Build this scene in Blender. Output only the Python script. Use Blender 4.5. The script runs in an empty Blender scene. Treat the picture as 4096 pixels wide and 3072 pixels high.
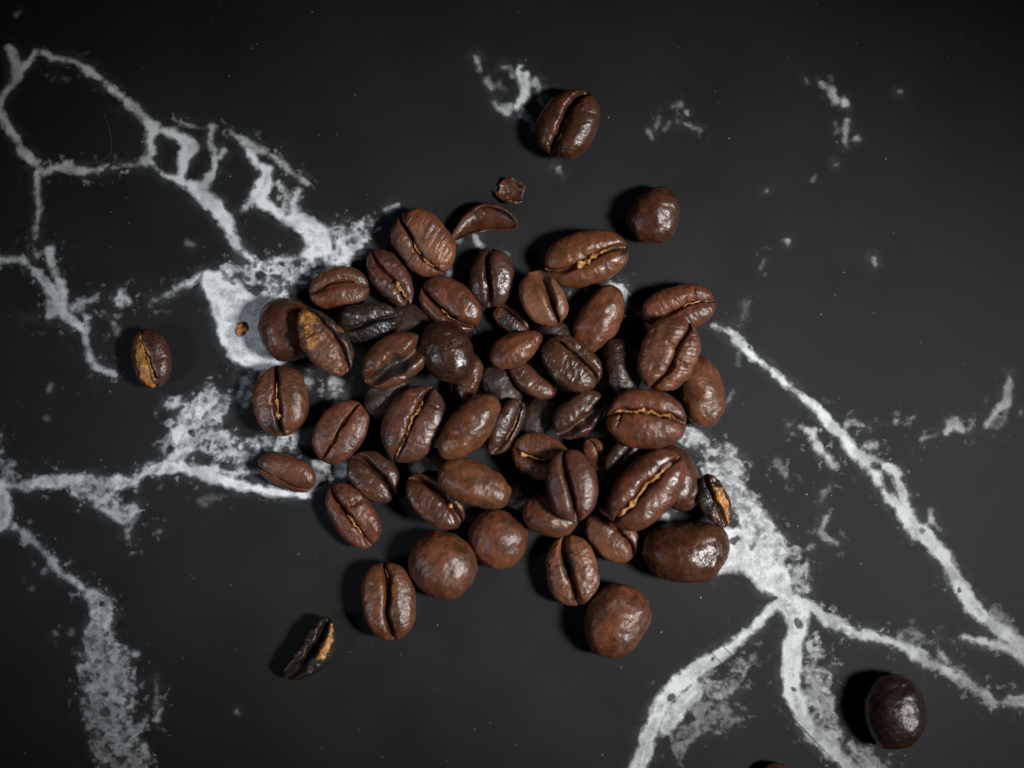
import bpy, math
import numpy as np
from mathutils import Matrix, Vector

# ------------------------------------------------------------------ camera, light, exposure
sc = bpy.context.scene
COL = sc.collection
FW, FH = 4096.0, 3072.0            # size of the photograph, used only as a ruler
U = 0.146 / FW                     # metres per ruler unit (beans come out about 10 mm long)
DIST = 0.34
TILT = math.radians(3.5)
FPX = DIST / U

cam_d = bpy.data.cameras.new('camera')
cam = bpy.data.objects.new('camera', cam_d)
COL.objects.link(cam)
CAM = np.array([0.0, -DIST * math.sin(TILT), DIST * math.cos(TILT)])
cam.location = CAM
cam.rotation_euler = (TILT, 0, 0)
cam_d.sensor_fit = 'HORIZONTAL'
cam_d.angle = 2 * math.atan(FW / 2 * U / DIST)
cam_d.clip_start = 0.01
cam_d.clip_end = 20
cam_d.dof.use_dof = True
cam_d.dof.focus_distance = DIST - 0.0022
cam_d.dof.aperture_fstop = 8.0
sc.camera = cam

world = bpy.data.worlds.new('World')
sc.world = world
world.use_nodes = True
world.node_tree.nodes['Background'].inputs[0].default_value = (0.75, 0.85, 1.0, 1)
world.node_tree.nodes['Background'].inputs[1].default_value = 0.003


def area(name, loc, target, size, power, color, spread=180):
    d = bpy.data.lights.new(name, 'AREA')
    d.shape = 'DISK'
    d.size = size
    d.energy = power
    d.color = color
    d.spread = math.radians(spread)
    o = bpy.data.objects.new(name, d)
    COL.objects.link(o)
    o.location = loc
    v = Vector(target) - Vector(loc)
    o.rotation_euler = v.to_track_quat('-Z', 'Y').to_euler()
    return o


# key lamp: to the right, a little towards the bottom of the picture; weak cool window light from the left
area('key_lamp', (0.242, -0.058, 0.270), (0.013, -0.007, 0.0), 0.115, 0.053, (1.0, 0.98, 0.955), 17.0)
area('window_light', (-0.205, -0.080, 0.170), (-0.032, -0.008, 0.0), 0.060, 0.0048, (0.82, 0.89, 1.0), 22)

sc.view_settings.view_transform = 'Standard'
sc.view_settings.look = 'None'
sc.view_settings.exposure = 0.0
sc.view_settings.gamma = 1.0
sc.view_settings.use_curve_mapping = False
sc.render.engine = 'CYCLES'

# ------------------------------------------------------------------ ruler helpers
ct, st = math.cos(TILT), math.sin(TILT)
RIGHT = np.array([1.0, 0, 0]); UP = np.array([0, ct, st]); FWD = np.array([0, st, -ct])


def project(p):
    d = p - CAM
    zc = d @ FWD
    return FW / 2 + FPX * (d @ RIGHT) / zc, FH / 2 - FPX * (d @ UP) / zc


def at(sx, sy, z=0.0):
    r = RIGHT * (sx - FW / 2) / FPX + UP * (FH / 2 - sy) / FPX + FWD
    k = (z - CAM[2]) / r[2]
    return CAM + r * k


def hash3(ix, iy, iz, seed):
    h = (ix.astype(np.int64) * 374761393 + iy.astype(np.int64) * 668265263 + iz.astype(np.int64) * 2147483647 + seed * 974711) & 0xFFFFFFFF
    h = ((h ^ (h >> 13)) * 1274126177) & 0xFFFFFFFF
    h = h ^ (h >> 16)
    return (h & 0xFFFF) / 32767.5 - 1.0


def vnoise(x, y, z, seed=0):
    ix, iy, iz = np.floor(x), np.floor(y), np.floor(z)
    fx, fy, fz = x - ix, y - iy, z - iz
    fx, fy, fz = [f * f * f * (f * (f * 6 - 15) + 10) for f in (fx, fy, fz)]
    out = 0
    for dx in (0, 1):
        wx = fx if dx else 1 - fx
        for dy in (0, 1):
            wy = fy if dy else 1 - fy
            for dz in (0, 1):
                wz = fz if dz else 1 - fz
                out = out + wx * wy * wz * hash3(ix + dx, iy + dy, iz + dz, seed)
    return out


def fbm(x, y, z, seed=0, oct=3):
    o, a, t = 0, 1.0, 0
    for k in range(oct):
        o = o + a * vnoise(x * 2 ** k, y * 2 ** k, z * 2 ** k, seed + 17 * k)
        t += a; a *= 0.5
    return o / t


def sstep(a, b, x):
    t = np.clip((x - a) / (b - a), 0, 1)
    return t * t * (3 - 2 * t)


# ------------------------------------------------------------------ materials
def mat_new(name):
    m = bpy.data.materials.new(name)
    m.use_nodes = True
    return m, m.node_tree, m.node_tree.nodes, m.node_tree.links, m.node_tree.nodes['Principled BSDF']


class NG:
    """small node helper"""
    def __init__(s, nt): s.nt, s.n, s.l = nt, nt.nodes, nt.links
    def put(s, sock, v):
        if hasattr(v, 'links') or hasattr(v, 'is_output'): s.l.new(v, sock)
        elif isinstance(v, (tuple, list)): sock.default_value = v
        else: sock.default_value = v
    def math(s, op, a, b=0.0, c=0.0, clamp=False):
        n = s.n.new('ShaderNodeMath'); n.operation = op; n.use_clamp = clamp
        for i, v in enumerate((a, b, c)): s.put(n.inputs[i], v)
        return n.outputs[0]
    def mrange(s, v, a, b, c=0.0, d=1.0, smooth=True):
        n = s.n.new('ShaderNodeMapRange'); n.interpolation_type = 'SMOOTHSTEP' if smooth else 'LINEAR'
        for i, q in enumerate((v, a, b, c, d)): s.put(n.inputs[i], q)
        return n.outputs[0]
    def mix(s, f, a, b, mode='MIX'):
        n = s.n.new('ShaderNodeMix'); n.data_type = 'RGBA'; n.blend_type = mode
        s.put(n.inputs[0], f); s.put(n.inputs[6], a); s.put(n.inputs[7], b)
        return n.outputs[2]
    def noise(s, vec, scale, detail=3.0, rough=0.55, dist=0.0):
        n = s.n.new('ShaderNodeTexNoise')
        s.l.new(vec, n.inputs['Vector'])
        n.inputs['Scale'].default_value = scale; n.inputs['Detail'].default_value = detail
        n.inputs['Roughness'].default_value = rough; n.inputs['Distortion'].default_value = dist
        return n.outputs[0]
    def attr(s, name):
        n = s.n.new('ShaderNodeAttribute'); n.attribute_name = name
        return n
    def vmath(s, op, a, b):
        n = s.n.new('ShaderNodeVectorMath'); n.operation = op
        s.put(n.inputs[0], a); s.put(n.inputs[1], b)
        return n.outputs[0]


def make_marble():
    m, nt, N, L, bs = mat_new('printed_black_marble')
    g = NG(nt)
    tc = N.new('ShaderNodeTexCoord').outputs['Object']       # table coordinates in ruler units / 1000
    F = g.attr('vein').outputs['Fac']
    por = g.attr('porous').outputs['Fac']
    tone = g.attr('tone').outputs['Fac']
    n1 = g.math('SUBTRACT', g.noise(tc, 11, 4, 0.56, 0.3), 0.5)
    n2 = g.math('SUBTRACT', g.noise(tc, 40, 2, 0.55), 0.5)
    amp = g.math('MULTIPLY_ADD', por, 90.0, 46.0)
    f2 = g.math('ADD', g.math('ADD', F, 1.0), g.math('MULTIPLY', n1, amp))
    f2 = g.math('ADD', f2, g.math('MULTIPLY', n2, 24.0))
    mask = g.mrange(f2, -13.0, 12.0)

    def ridge(scale, detail, dist, w0, w1):
        r_ = g.math('ABSOLUTE', g.math('SUBTRACT', g.noise(tc, scale, detail, 0.55, dist), 0.5))
        return g.mrange(r_, w0, w1, 1.0, 0.0)
    # crumbling veins: filaments, clouds and dark pits
    fil = g.math('MULTIPLY', ridge(11, 2, 0.2, 0.01, 0.09), 0.62)
    cloud = g.math('MAXIMUM', g.mrange(g.noise(tc, 13, 3, 0.55), 0.47, 0.64), g.math('MULTIPLY', g.mrange(g.noise(tc, 27, 2, 0.5), 0.44, 0.64), 0.85))
    vo = N.new('ShaderNodeTexVoronoi'); vo.feature = 'F1'; vo.inputs['Scale'].default_value = 21.0
    wn = N.new('ShaderNodeTexNoise'); wn.inputs['Scale'].default_value = 18; wn.inputs['Detail'].default_value = 3
    L.new(tc, wn.inputs['Vector'])
    wa = N.new('ShaderNodeVectorMath'); wa.operation = 'MULTIPLY_ADD'
    L.new(wn.outputs['Color'], wa.inputs[0]); wa.inputs[1].default_value = (.05, .05, 0); L.new(tc, wa.inputs[2])
    L.new(wa.outputs[0], vo.inputs['Vector'])
    hole = g.mrange(vo.outputs['Distance'], 0.14, 0.36, 0.12, 1.0)
    pit = g.math('MULTIPLY', g.math('MAXIMUM', fil, g.math('MULTIPLY', cloud, 0.95)), hole)
    pit = g.math('ADD', pit, 0.10, clamp=True)
    pit = g.math('MULTIPLY_ADD', g.math('SUBTRACT', pit, 1.0), g.mrange(por, 0.0, 0.8, 0, 1, False), 1.0)
    inner = g.mrange(g.noise(tc, 22, 5, 0.62), 0.33, 0.66, 0.56, 1.06)
    inner = g.math('MULTIPLY', inner, g.mrange(g.noise(tc, 85, 2, 0.5), 0.32, 0.62, 0.84, 1.06))
    inner = g.math('MULTIPLY', inner, g.mrange(g.noise(tc, 7.0, 3, 0.5), 0.3, 0.62, 0.72, 1.12))
    rim = g.math('MULTIPLY', g.mrange(f2, 2.0, 10.0), g.mrange(f2, 12.0, 40.0, 1.0, 0.0))
    inner = g.math('ADD', inner, g.math('MULTIPLY', rim, 0.42), clamp=True)
    thin = g.mrange(F, 8.0, 34.0, 0.0, 1.0)
    fade = g.mrange(g.noise(tc, 8.5, 3, 0.6), 0.36, 0.58, 0.60, 1.0)
    fade = g.math('MAXIMUM', fade, thin)
    inner = g.math('MULTIPLY', inner, fade)
    v = g.math('MULTIPLY', g.math('MULTIPLY', mask, pit), g.math('MULTIPLY', inner, g.math('MULTIPLY', tone, 1.0)), clamp=True)
    fr = g.math('MULTIPLY', g.mrange(F, -75.0, 0.0), g.math('MULTIPLY', g.mrange(g.noise(tc, 23, 4, 0.6), 0.56, 0.68), g.mrange(por, 0.02, 0.35, 0.0, 1.0)))
    v = g.math('MAXIMUM', v, g.math('MULTIPLY', fr, g.math('MULTIPLY', tone, 0.50)))
    halo = g.math('MULTIPLY', g.mrange(F, -46.0, 6.0), g.mrange(g.noise(tc, 16, 4, 0.6), 0.35, 0.65))
    v = g.math('MAXIMUM', v, g.math('MULTIPLY', halo, g.math('MULTIPLY', tone, 0.06)))
    vh = N.new('ShaderNodeTexVoronoi'); vh.feature = 'F1'; vh.inputs['Scale'].default_value = 12.0
    L.new(wa.outputs[0], vh.inputs['Vector'])
    sp = N.new('ShaderNodeSeparateColor'); L.new(vh.outputs['Color'], sp.inputs[0])
    rad = g.math('MULTIPLY', g.mrange(sp.outputs[0], 0.45, 1.0, 0.0, 0.26, False), g.mrange(sp.outputs[1], 0, 1, 0.6, 1.0, False))
    v = g.math('MULTIPLY', v, g.mrange(g.math('SUBTRACT', vh.outputs['Distance'], rad), -0.02, 0.07, 0.14, 1.0))
    # faint printed wisps in the black
    wisp = g.math('MULTIPLY', g.mrange(g.noise(tc, 9, 6, 0.72, 1.2), 0.66, 0.86), 0.05)
    v = g.math('MAXIMUM', v, wisp)
    cloudy = g.mrange(g.noise(tc, 1.6, 3, 0.5), 0.3, 0.7, 0.85, 1.15)
    blk = N.new('ShaderNodeVectorMath'); blk.operation = 'SCALE'
    blk.inputs[0].default_value = (0.0080, 0.0094, 0.0108)
    L.new(cloudy, blk.inputs['Scale'])
    col = g.mix(v, blk.outputs[0], (0.80, 0.84, 0.87, 1))
    # two faint pencil-thin printed lines
    ln = g.attr('seam').outputs['Fac']
    s1 = g.mrange(g.math('ABSOLUTE', ln), 2.0, 5.0, 1.0, 0.0)
    s2 = g.mrange(g.math('ABSOLUTE', g.math('SUBTRACT', ln, 52.0)), 2.0, 5.0, 1.0, 0.0)
    seam = g.math('MULTIPLY', g.math('MAXIMUM', s1, s2), g.attr('seamfade').outputs['Fac'])
    col = g.mix(g.math('MULTIPLY', seam, 0.7), col, (0.004, 0.004, 0.005, 1))
    L.new(col, bs.inputs['Base Color'])
    L.new(g.mrange(g.noise(tc, 3.0, 4, 0.6), 0.3, 0.7, 0.46, 0.56), bs.inputs['Roughness'])
    bs.inputs['Specular IOR Level'].default_value = 0.30
    bp = N.new('ShaderNodeBump'); bp.inputs['Strength'].default_value = 0.05; bp.inputs['Distance'].default_value = 0.00005
    L.new(g.noise(tc, 260, 2, 0.6), bp.inputs['Height'])
    L.new(bp.outputs[0], bs.inputs['Normal'])
    return m


def make_bean():
    m, nt, N, L, bs = mat_new('roasted_bean_skin')
    g = NG(nt)
    oi = N.new('ShaderNodeObjectInfo')
    co = N.new('ShaderNodeTexCoord').outputs['Object']
    off = N.new('ShaderNodeCombineXYZ')
    L.new(g.math('MULTIPLY', oi.outputs['Random'], 0.37), off.inputs[0])
    L.new(g.math('MULTIPLY', oi.outputs['Random'], 0.91), off.inputs[1])
    p = g.vmath('ADD', co, off.outputs[0])
    base = oi.outputs['Color']
    blot = g.noise(p, 330, 4, 0.6)
    fine = g.noise(p, 1300, 4, 0.65)
    k = g.mrange(blot, 0.28, 0.74, 0.62, 1.42)
    k = g.math('MULTIPLY', k, g.mrange(fine, 0.25, 0.75, 0.78, 1.24))
    sc_ = N.new('ShaderNodeVectorMath'); sc_.operation = 'SCALE'
    L.new(base, sc_.inputs[0]); L.new(k, sc_.inputs['Scale'])
    warm = g.mrange(g.noise(p, 210, 3, 0.6), 0.42, 0.66, 0.0, 0.55)
    col = g.mix(warm, sc_.outputs[0], g.mix(1.0, sc_.outputs[0], (1.28, 0.95, 0.62, 1), 'MULTIPLY'))
    # tiny dark pores
    pore = g.mrange(g.noise(p, 900, 2, 0.5), 0.68, 0.76, 0.0, 0.6)
    col = g.mix(pore, col, (0.012, 0.007, 0.005, 1))
    gold = g.attr('gold').outputs['Fac']
    char = g.attr('char').outputs['Fac']
    gcol = g.mix(g.mrange(fine, 0.3, 0.7), (0.30, 0.115, 0.020, 1), (0.62, 0.29, 0.060, 1))
    gcol = g.mix(g.mrange(blot, 0.36, 0.60), gcol, (0.085, 0.034, 0.014, 1))
    col = g.mix(gold, col, gcol)
    col = g.mix(g.math('MULTIPLY', char, 0.88), col, (0.012, 0.0115, 0.0115, 1))
    L.new(col, bs.inputs['Base Color'])
    r = g.math('ADD', oi.outputs['Alpha'], g.mrange(fine, 0.25, 0.75, -0.05, 0.06))
    r = g.math('ADD', r, g.math('MULTIPLY', gold, 0.05))
    L.new(r, bs.inputs['Roughness'])
    bs.inputs['Specular IOR Level'].default_value = 0.56
    # crinkled skin: leathery cells plus fibre-like creases
    n_a = g.noise(p, 1050, 3, 0.52, 0.5)
    mp = N.new('ShaderNodeMapping'); mp.inputs['Scale'].default_value = (1.0, 0.40, 1.0)
    L.new(p, mp.inputs['Vector'])
    n_b = g.noise(mp.outputs[0], 1900, 2, 0.5, 0.8)
    h = g.math('ADD', g.math('MULTIPLY', n_a, 1.0), g.math('MULTIPLY', n_b, 0.40))
    bp = N.new('ShaderNodeBump'); bp.inputs['Strength'].default_value = 0.6; bp.inputs['Distance'].default_value = 0.00022
    L.new(h, bp.inputs['Height'])
    L.new(bp.outputs[0], bs.inputs['Normal'])
    return m


def make_skin():
    m, nt, N, L, bs = mat_new('dry_silverskin')
    g = NG(nt)
    co = N.new('ShaderNodeTexCoord').outputs['Object']
    oi = N.new('ShaderNodeObjectInfo')
    n1 = g.noise(co, 900, 4, 0.6)
    n2 = g.noise(co, 2600, 3, 0.6)
    c = g.mix(g.mrange(n1, 0.35, 0.68), (0.21, 0.078, 0.016, 1), (0.50, 0.23, 0.055, 1))
    c = g.mix(g.mrange(n2, 0.45, 0.72), c, (0.60, 0.33, 0.11, 1))
    c = g.mix(g.mrange(g.noise(co, 480, 2, 0.5), 0.54, 0.68), c, (0.085, 0.032, 0.014, 1))
    L.new(g.mix(1.0, c, oi.outputs['Color'], 'MULTIPLY'), bs.inputs['Base Color'])
    bs.inputs['Roughness'].default_value = 0.5
    bp = N.new('ShaderNodeBump'); bp.inputs['Strength'].default_value = 0.7; bp.inputs['Distance'].default_value = 0.0002
    L.new(g.math('ADD', n1, g.math('MULTIPLY', n2, 0.5)), bp.inputs['Height'])
    L.new(bp.outputs[0], bs.inputs['Normal'])
    return m


def make_plain(name, c, rough):
    m, nt, N, L, bs = mat_new(name)
    g = NG(nt)
    co = N.new('ShaderNodeTexCoord').outputs['Object']
    n1 = g.noise(co, 1500, 3, 0.6)
    a = tuple(v * 0.7 for v in c) + (1,); b = tuple(v * 1.25 for v in c) + (1,)
    L.new(g.mix(g.mrange(n1, 0.3, 0.7), a, b), bs.inputs['Base Color'])
    bs.inputs['Roughness'].default_value = rough
    return m


MARBLE, BEAN, SKIN = make_marble(), make_bean(), make_skin()
HAIR = make_plain('dull_hair', (0.11, 0.11, 0.115), 0.7)
DUST = make_plain('pale_dust', (0.42, 0.44, 0.45), 0.8)


def link_mesh(name, verts, faces, mat, parent=None, attrs=None, smooth=True):
    me = bpy.data.meshes.new(name)
    verts = np.asarray(verts, dtype=np.float64)
    faces = np.asarray(faces, dtype=np.int64)
    nv, nf = len(verts), len(faces)
    k = faces.shape[1]
    me.vertices.add(nv); me.vertices.foreach_set('co', verts.astype(np.float32).ravel())
    me.loops.add(nf * k); me.loops.foreach_set('vertex_index', faces.astype(np.int32).ravel())
    me.polygons.add(nf)
    me.polygons.foreach_set('loop_start', np.arange(0, nf * k, k, dtype=np.int32))
    me.polygons.foreach_set('use_smooth', np.full(nf, smooth, dtype=bool))
    me.update(calc_edges=True); me.validate()
    for an, av in (attrs or {}).items():
        a = me.attributes.new(an, 'FLOAT', 'POINT')
        a.data.foreach_set('value', np.asarray(av, dtype=np.float32).ravel())
    me.materials.append(mat)
    o = bpy.data.objects.new(name, me)
    COL.objects.link(o)
    if parent is not None: o.parent = parent
    return o


# ------------------------------------------------------------------ the table top and its veins
class Frame:
    def __init__(s, ox, oy, k): s.ox, s.oy, s.k = ox, oy, k
    def __call__(s, pts): return [(s.ox + x * s.k, s.oy + y * s.k, r * s.k) for x, y, r in pts]


A = Frame(0, 0, 1600 / 2212); G = Frame(0, 1000, 1400 / 2212); H = Frame(0, 1900, 1000 / 1416)
P6 = Frame(600, 1050, 800 / 2212); R = Frame(2496, 1872, 1600 / 2212); S = Frame(2700, 1200, 1396 / 2212)
T = Frame(1800, 150, 500 / 2212); W = Frame(2400, 250, 1200 / 2212); D2 = Frame(1700, 650, 500 / 2212)
B3 = Frame(2160, 860, 800 / 2212); B2 = Frame(1560, 700, 800 / 2212); B4 = Frame(960, 1260, 800 / 2212)
B8 = Frame(1960, 1760, 1000 / 1843); B6 = Frame(2160, 1360, 800 / 2212)
VEINS = []     # (points, tone, porous)


def vein(fr, pts, tone=0.9, por=0.0): VEINS.append((fr(pts), tone, por))


# upper left web
vein(A, [(60, 275, 24), (75, 330, 22), (95, 385, 32), (70, 470, 13)], .75)
vein(A, [(195, 285, 10), (150, 350, 12), (105, 395, 26)], .85)
vein(A, [(70, 470, 10), (20, 520, 12), (5, 570, 12), (-30, 640, 12)], .8)
vein(A, [(240, 290, 5), (290, 320, 11), (390, 325, 11), (430, 350, 12), (500, 390, 18), (560, 440, 12), (620, 490, 19), (680, 540, 10), (730, 585, 22), (790, 640, 13), (845, 690, 28)], .85, .12)
vein(A, [(860, 690, 25), (850, 710, 32), (830, 780, 20), (840, 850, 20), (800, 900, 26)], .82)
vein(A, [(800, 900, 18), (720, 920, 10), (640, 925, 6), (540, 940, 9), (440, 940, 12), (370, 920, 13), (300, 930, 8), (240, 950, 20), (190, 900, 26)], .72, .35)
vein(A, [(-20, 600, 13), (40, 690, 17), (100, 770, 15), (130, 850, 15), (190, 905, 26)], .78)
vein(A, [(205, 950, 18), (205, 1050, 9), (215, 1150, 8), (205, 1230, 9), (195, 1320, 5)], .7)
vein(A, [(890, 720, 11), (960, 745, 20), (1030, 780, 30), (1055, 820, 36), (1020, 880, 28), (1005, 960, 17), (1010, 1000, 22)], .85)
vein(A, [(840, 900, 15), (900, 965, 10), (980, 1000, 18), (1060, 1030, 24), (1130, 1030, 20)], .85)
vein(A, [(1165, 710, 11), (1160, 790, 9), (1190, 850, 13), (1185, 940, 12), (1145, 1000, 20)], .75, .1)
vein(A, [(1240, 830, 12), (1215, 870, 14)], .6)
vein(A, [(1050, 1030, 26), (1130, 1090, 38), (1200, 1150, 42), (1250, 1220, 40), (1285, 1300, 28), (1330, 1370, 20), (1400, 1450, 13)], .9)
vein(A, [(1000, 675, 4), (1060, 695, 6), (1110, 710, 9), (1180, 710, 9)], .55, .4)
vein(A, [(1275, 730, 7), (1330, 765, 16), (1430, 825, 15), (1530, 880, 16), (1590, 940, 8), (1700, 1010, 10)], .62, .25)
vein(A, [(1340, 780, 12), (1380, 840, 14), (1430, 910, 15), (1480, 940, 28), (1470, 1010, 42), (1430, 1080, 40), (1470, 1130, 32), (1550, 1180, 30), (1620, 1210, 40), (1700, 1250, 52), (1760, 1310, 75), (1780, 1370, 62), (1700, 1405, 30), (1640, 1430, 14)], .92)
vein(A, [(1420, 1090, 16), (1340, 1160, 10)], .6, .3)
vein(A, [(1540, 1010, 16), (1580, 1090, 22), (1560, 1150, 14)], .7, .5)
vein(A, [(1650, 1060, 18), (1620, 1120, 16), (1630, 1180, 20)], .75, .35)
vein(A, [(1850, 1290, 44), (1930, 1260, 30), (2030, 1250, 26)], .75, .8)
vein(A, [(1890, 1330, 50), (1990, 1330, 46), (1980, 1400, 46), (1890, 1420, 60), (1800, 1460, 60), (1700, 1480, 46), (1610, 1500, 48), (1480, 1490, 32)], .86, .85)
vein(A, [(1450, 1470, 14), (1540, 1440, 16), (1640, 1430, 16)], .85, .3)
vein(A, [(1250, 1480, 26), (1350, 1470, 22), (1440, 1500, 40), (1460, 1580, 50), (1540, 1590, 60), (1600, 1560, 50)], .85, .9)
vein(A, [(1921, 1362, 16)], .9); vein(A, [(1605, 1530, 14)], .9); vein(A, [(1720, 1400, 20)], .9)
vein(A, [(890, 1650, 6), (930, 1630, 10), (970, 1590, 12), (1050, 1570, 15), (1110, 1520, 11)], .75, .15)
vein(A, [(300, 420, 8), (360, 430, 6)], .22, .5); vein(A, [(90, 90, 8), (110, 70, 6)], .4)
vein(A, [(1040, 1345, 12), (1065, 1355, 9)], .22); vein(A, [(2140, 1165, 18), (2190, 1140, 12)], .6)
# big white patch under the pile
VEINS.append(('poly', [(600 + x * .36166, 1050 + y * .36166) for x, y in
             [(545, 160), (600, 90), (690, 100), (800, 90), (815, 190), (890, 235), (955, 180), (1050, 270), (1170, 370), (1290, 400), (1420, 480),
              (1700, 700), (1750, 1000), (1460, 1110), (1330, 1190), (1180, 1180), (1010, 1160), (890, 1050), (850, 960), (770, 860), (760, 760), (715, 620), (680, 500), (630, 380), (560, 280)]], .92, .04))
vein(P6, [(850, 150, 30), (980, 110, 60), (1100, 160, 90), (1200, 240, 90), (1300, 320, 70), (1400, 300, 80), (1550, 180, 90), (1650, 100, 80)], .8, .95)
vein(P6, [(1000, 1300, 40), (1070, 1250, 60), (1050, 1400, 60), (1010, 1500, 45), (1060, 1600, 30)], .45, .7)
# left cluster
vein(G, [(-10, 60, 26), (60, 50, 14), (110, 60, 14), (180, 90, 24), (240, 150, 17), (300, 220, 22), (350, 290, 40), (350, 370, 40), (310, 420, 16)], .74, .3)
vein(G, [(350, 330, 40), (420, 420, 38), (480, 470, 32), (530, 510, 14)], .78, .35)
vein(G, [(310, 0, 26), (325, 60, 17), (340, 120, 14), (370, 190, 18), (400, 270, 20), (400, 350, 20)], .74, .2)
vein(G, [(200, -30, 8), (230, 40, 12)], .5, .3)
vein(G, [(470, 370, 26), (540, 330, 22), (620, 295, 18)], .65, .6)
vein(G, [(690, 310, 14), (750, 330, 30), (770, 270, 18), (810, 325, 14)], .62, .6)
vein(G, [(545, 430, 18), (540, 540, 9), (560, 620, 6), (570, 680, 9), (600, 730, 14), (660, 765, 11), (720, 775, 9)], .6, .25)
vein(G, [(650, 385, 4), (710, 450, 6), (750, 530, 7)], .35, .3)
vein(G, [(120, 435, 7), (220, 435, 12)], .25, .5)
vein(G, [(960, 325, 10), (1020, 300, 8)], .4, .3)
vein(G, [(310, 880, 12), (320, 860, 8)], .3); vein(G, [(300, 1070, 10)], .15)
# lower left junction
vein(G, [(1320, 890, 34), (1290, 980, 50), (1180, 960, 34), (1060, 980, 24)], .62, .85)
vein(G, [(1330, 950, 60), (1230, 1020, 70), (1180, 1060, 60), (1130, 1150, 52), (1180, 1240, 60), (1110, 1330, 50)], .9, .6)
vein(G, [(1420, 960, 40), (1330, 1100, 70), (1290, 1200, 70), (1420, 1230, 80), (1500, 1330, 70), (1580, 1260, 40)], .68, .8)
vein(G, [(1040, 1250, 26), (1060, 1180, 20)], .35, .7)
vein(G, [(-10, 1480, 22), (120, 1500, 20), (250, 1465, 26), (400, 1450, 32), (550, 1455, 34), (700, 1480, 28), (850, 1460, 32), (930, 1395, 28), (1050, 1370, 36), (1200, 1375, 44)], .82, .45)
vein(G, [(1150, 1360, 40), (1350, 1430, 38), (1500, 1480, 30), (1650, 1515, 22), (1800, 1540, 20), (1950, 1555, 12)], .95, .08)
vein(G, [(1350, 1390, 26), (1500, 1410, 16), (1640, 1405, 9)], .7, .4)
vein(G, [(0, 1180, 12), (10, 1300, 14), (50, 1370, 34), (60, 1440, 40)], .42, .7)
vein(G, [(1740, 1240, 34), (1680, 1200, 20), (1850, 1215, 34)], .6, .8)
vein(G, [(2110, 850, 44), (2110, 930, 44)], .62, .5); vein(G, [(1950, 840, 24)], .45, .6)
vein(G, [(2010, 1340, 40), (2090, 1370, 46), (2160, 1390, 40)], .72, .35)
vein(G, [(2010, 1450, 40), (1960, 1500, 26)], .35, .5)
vein(H, [(-30, 100, 50), (10, 120, 48), (30, 200, 44), (10, 270, 44), (-40, 290, 40)], .72, .1)
vein(H, [(85, 295, 22), (150, 350, 20), (210, 400, 14), (290, 480, 20), (350, 560, 16), (430, 600, 16), (480, 645, 26), (540, 690, 40)], .7, .3)
vein(H, [(560, 710, 50), (590, 790, 62), (560, 900, 80), (560, 1000, 100)], .72, .55)
vein(H, [(560, 1000, 100), (600, 1100, 145), (610, 1240, 160), (610, 1380, 125), (640, 1500, 125), (700, 1620, 150), (720, 1800, 150)], .58, .85)
vein(H, [(880, 1160, 9), (890, 1250, 14), (895, 1330, 15), (880, 1390, 10)], .5, .4)
vein(H, [(770, 1015, 14)], .6); vein(H, [(820, 1390, 20), (790, 1440, 14)], .5, .4)
vein(H, [(450, 80, 50), (540, 110, 58), (640, 180, 56), (700, 240, 44), (760, 190, 36)], .62, .65)
vein(H, [(720, 260, 30), (715, 340, 18), (745, 395, 8)], .45, .5)
vein(H, [(320, 905, 14)], .3, .4); vein(H, [(400, 890, 18)], .22, .4); vein(H, [(1340, 1340, 12)], .35)
vein(H, [(250, 550, 14)], .2, .4); vein(H, [(180, 645, 14)], .15, .4); vein(H, [(905, 320, 12)], .2, .4)
vein(H, [(1150, 150, 20), (1230, 120, 20)], .10, .6)
# right: main junction
vein(R, [(500, 30, 50), (560, 100, 70), (650, 160, 66), (700, 260, 70), (760, 370, 84), (830, 460, 84), (900, 500, 60)], .85, .6)
VEINS.append(('poly', [(2496 + x * .7233, 1872 + y * .7233) for x, y in
             [(420, 330), (560, 330), (640, 330), (720, 330), (800, 420), (900, 560), (930, 640), (930, 690), (1030, 770), (1030, 830), (1000, 930), (900, 860), (865, 760), (840, 735), (760, 680), (700, 600), (660, 570), (540, 585), (420, 560)]], .93, .05))
vein(R, [(700, 190, 40), (740, 270, 40), (800, 350, 40), (850, 430, 40)], .92, .2)
vein(R, [(940, 480, 44), (980, 560, 40), (970, 640, 44), (1010, 680, 20)], .62, .8)
vein(R, [(850, 740, 22), (790, 800, 16), (720, 880, 20), (640, 955, 26), (540, 1025, 34), (430, 1095, 40), (330, 1180, 48), (240, 1260, 42), (180, 1360, 40), (140, 1470, 44), (110, 1580, 44), (70, 1700, 44), (40, 1850, 44)], .92, .04)
vein(R, [(400, 1230, 50), (300, 1340, 50), (230, 1440, 40)], .85, .2)
vein(R, [(480, 1210, 50), (560, 1240, 50), (610, 1180, 36), (650, 1080, 30)], .42, .85)
vein(R, [(420, 1340, 54), (520, 1350, 50), (610, 1380, 40), (360, 1440, 46), (300, 1560, 40)], .28, .9)
vein(R, [(710, 1050, 20)], .2, .8)
vein(R, [(900, 760, 46), (955, 830, 52), (950, 920, 50), (925, 1020, 52), (925, 1120, 56), (930, 1220, 48), (965, 1320, 46), (1000, 1400, 34), (1050, 1480, 40)], .88, .06)
vein(R, [(1040, 960, 30), (1070, 1040, 36), (1040, 1120, 44), (1090, 1180, 50), (1130, 1100, 30)], .6, .8)
vein(R, [(1040, 1220, 56), (1110, 1320, 66), (1110, 1430, 72), (1170, 1500, 60)], .62, .85)
vein(R, [(1060, 1480, 40), (1130, 1540, 40), (1210, 1600, 40), (1270, 1680, 46), (1330, 1800, 46)], .8, .3)
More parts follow.
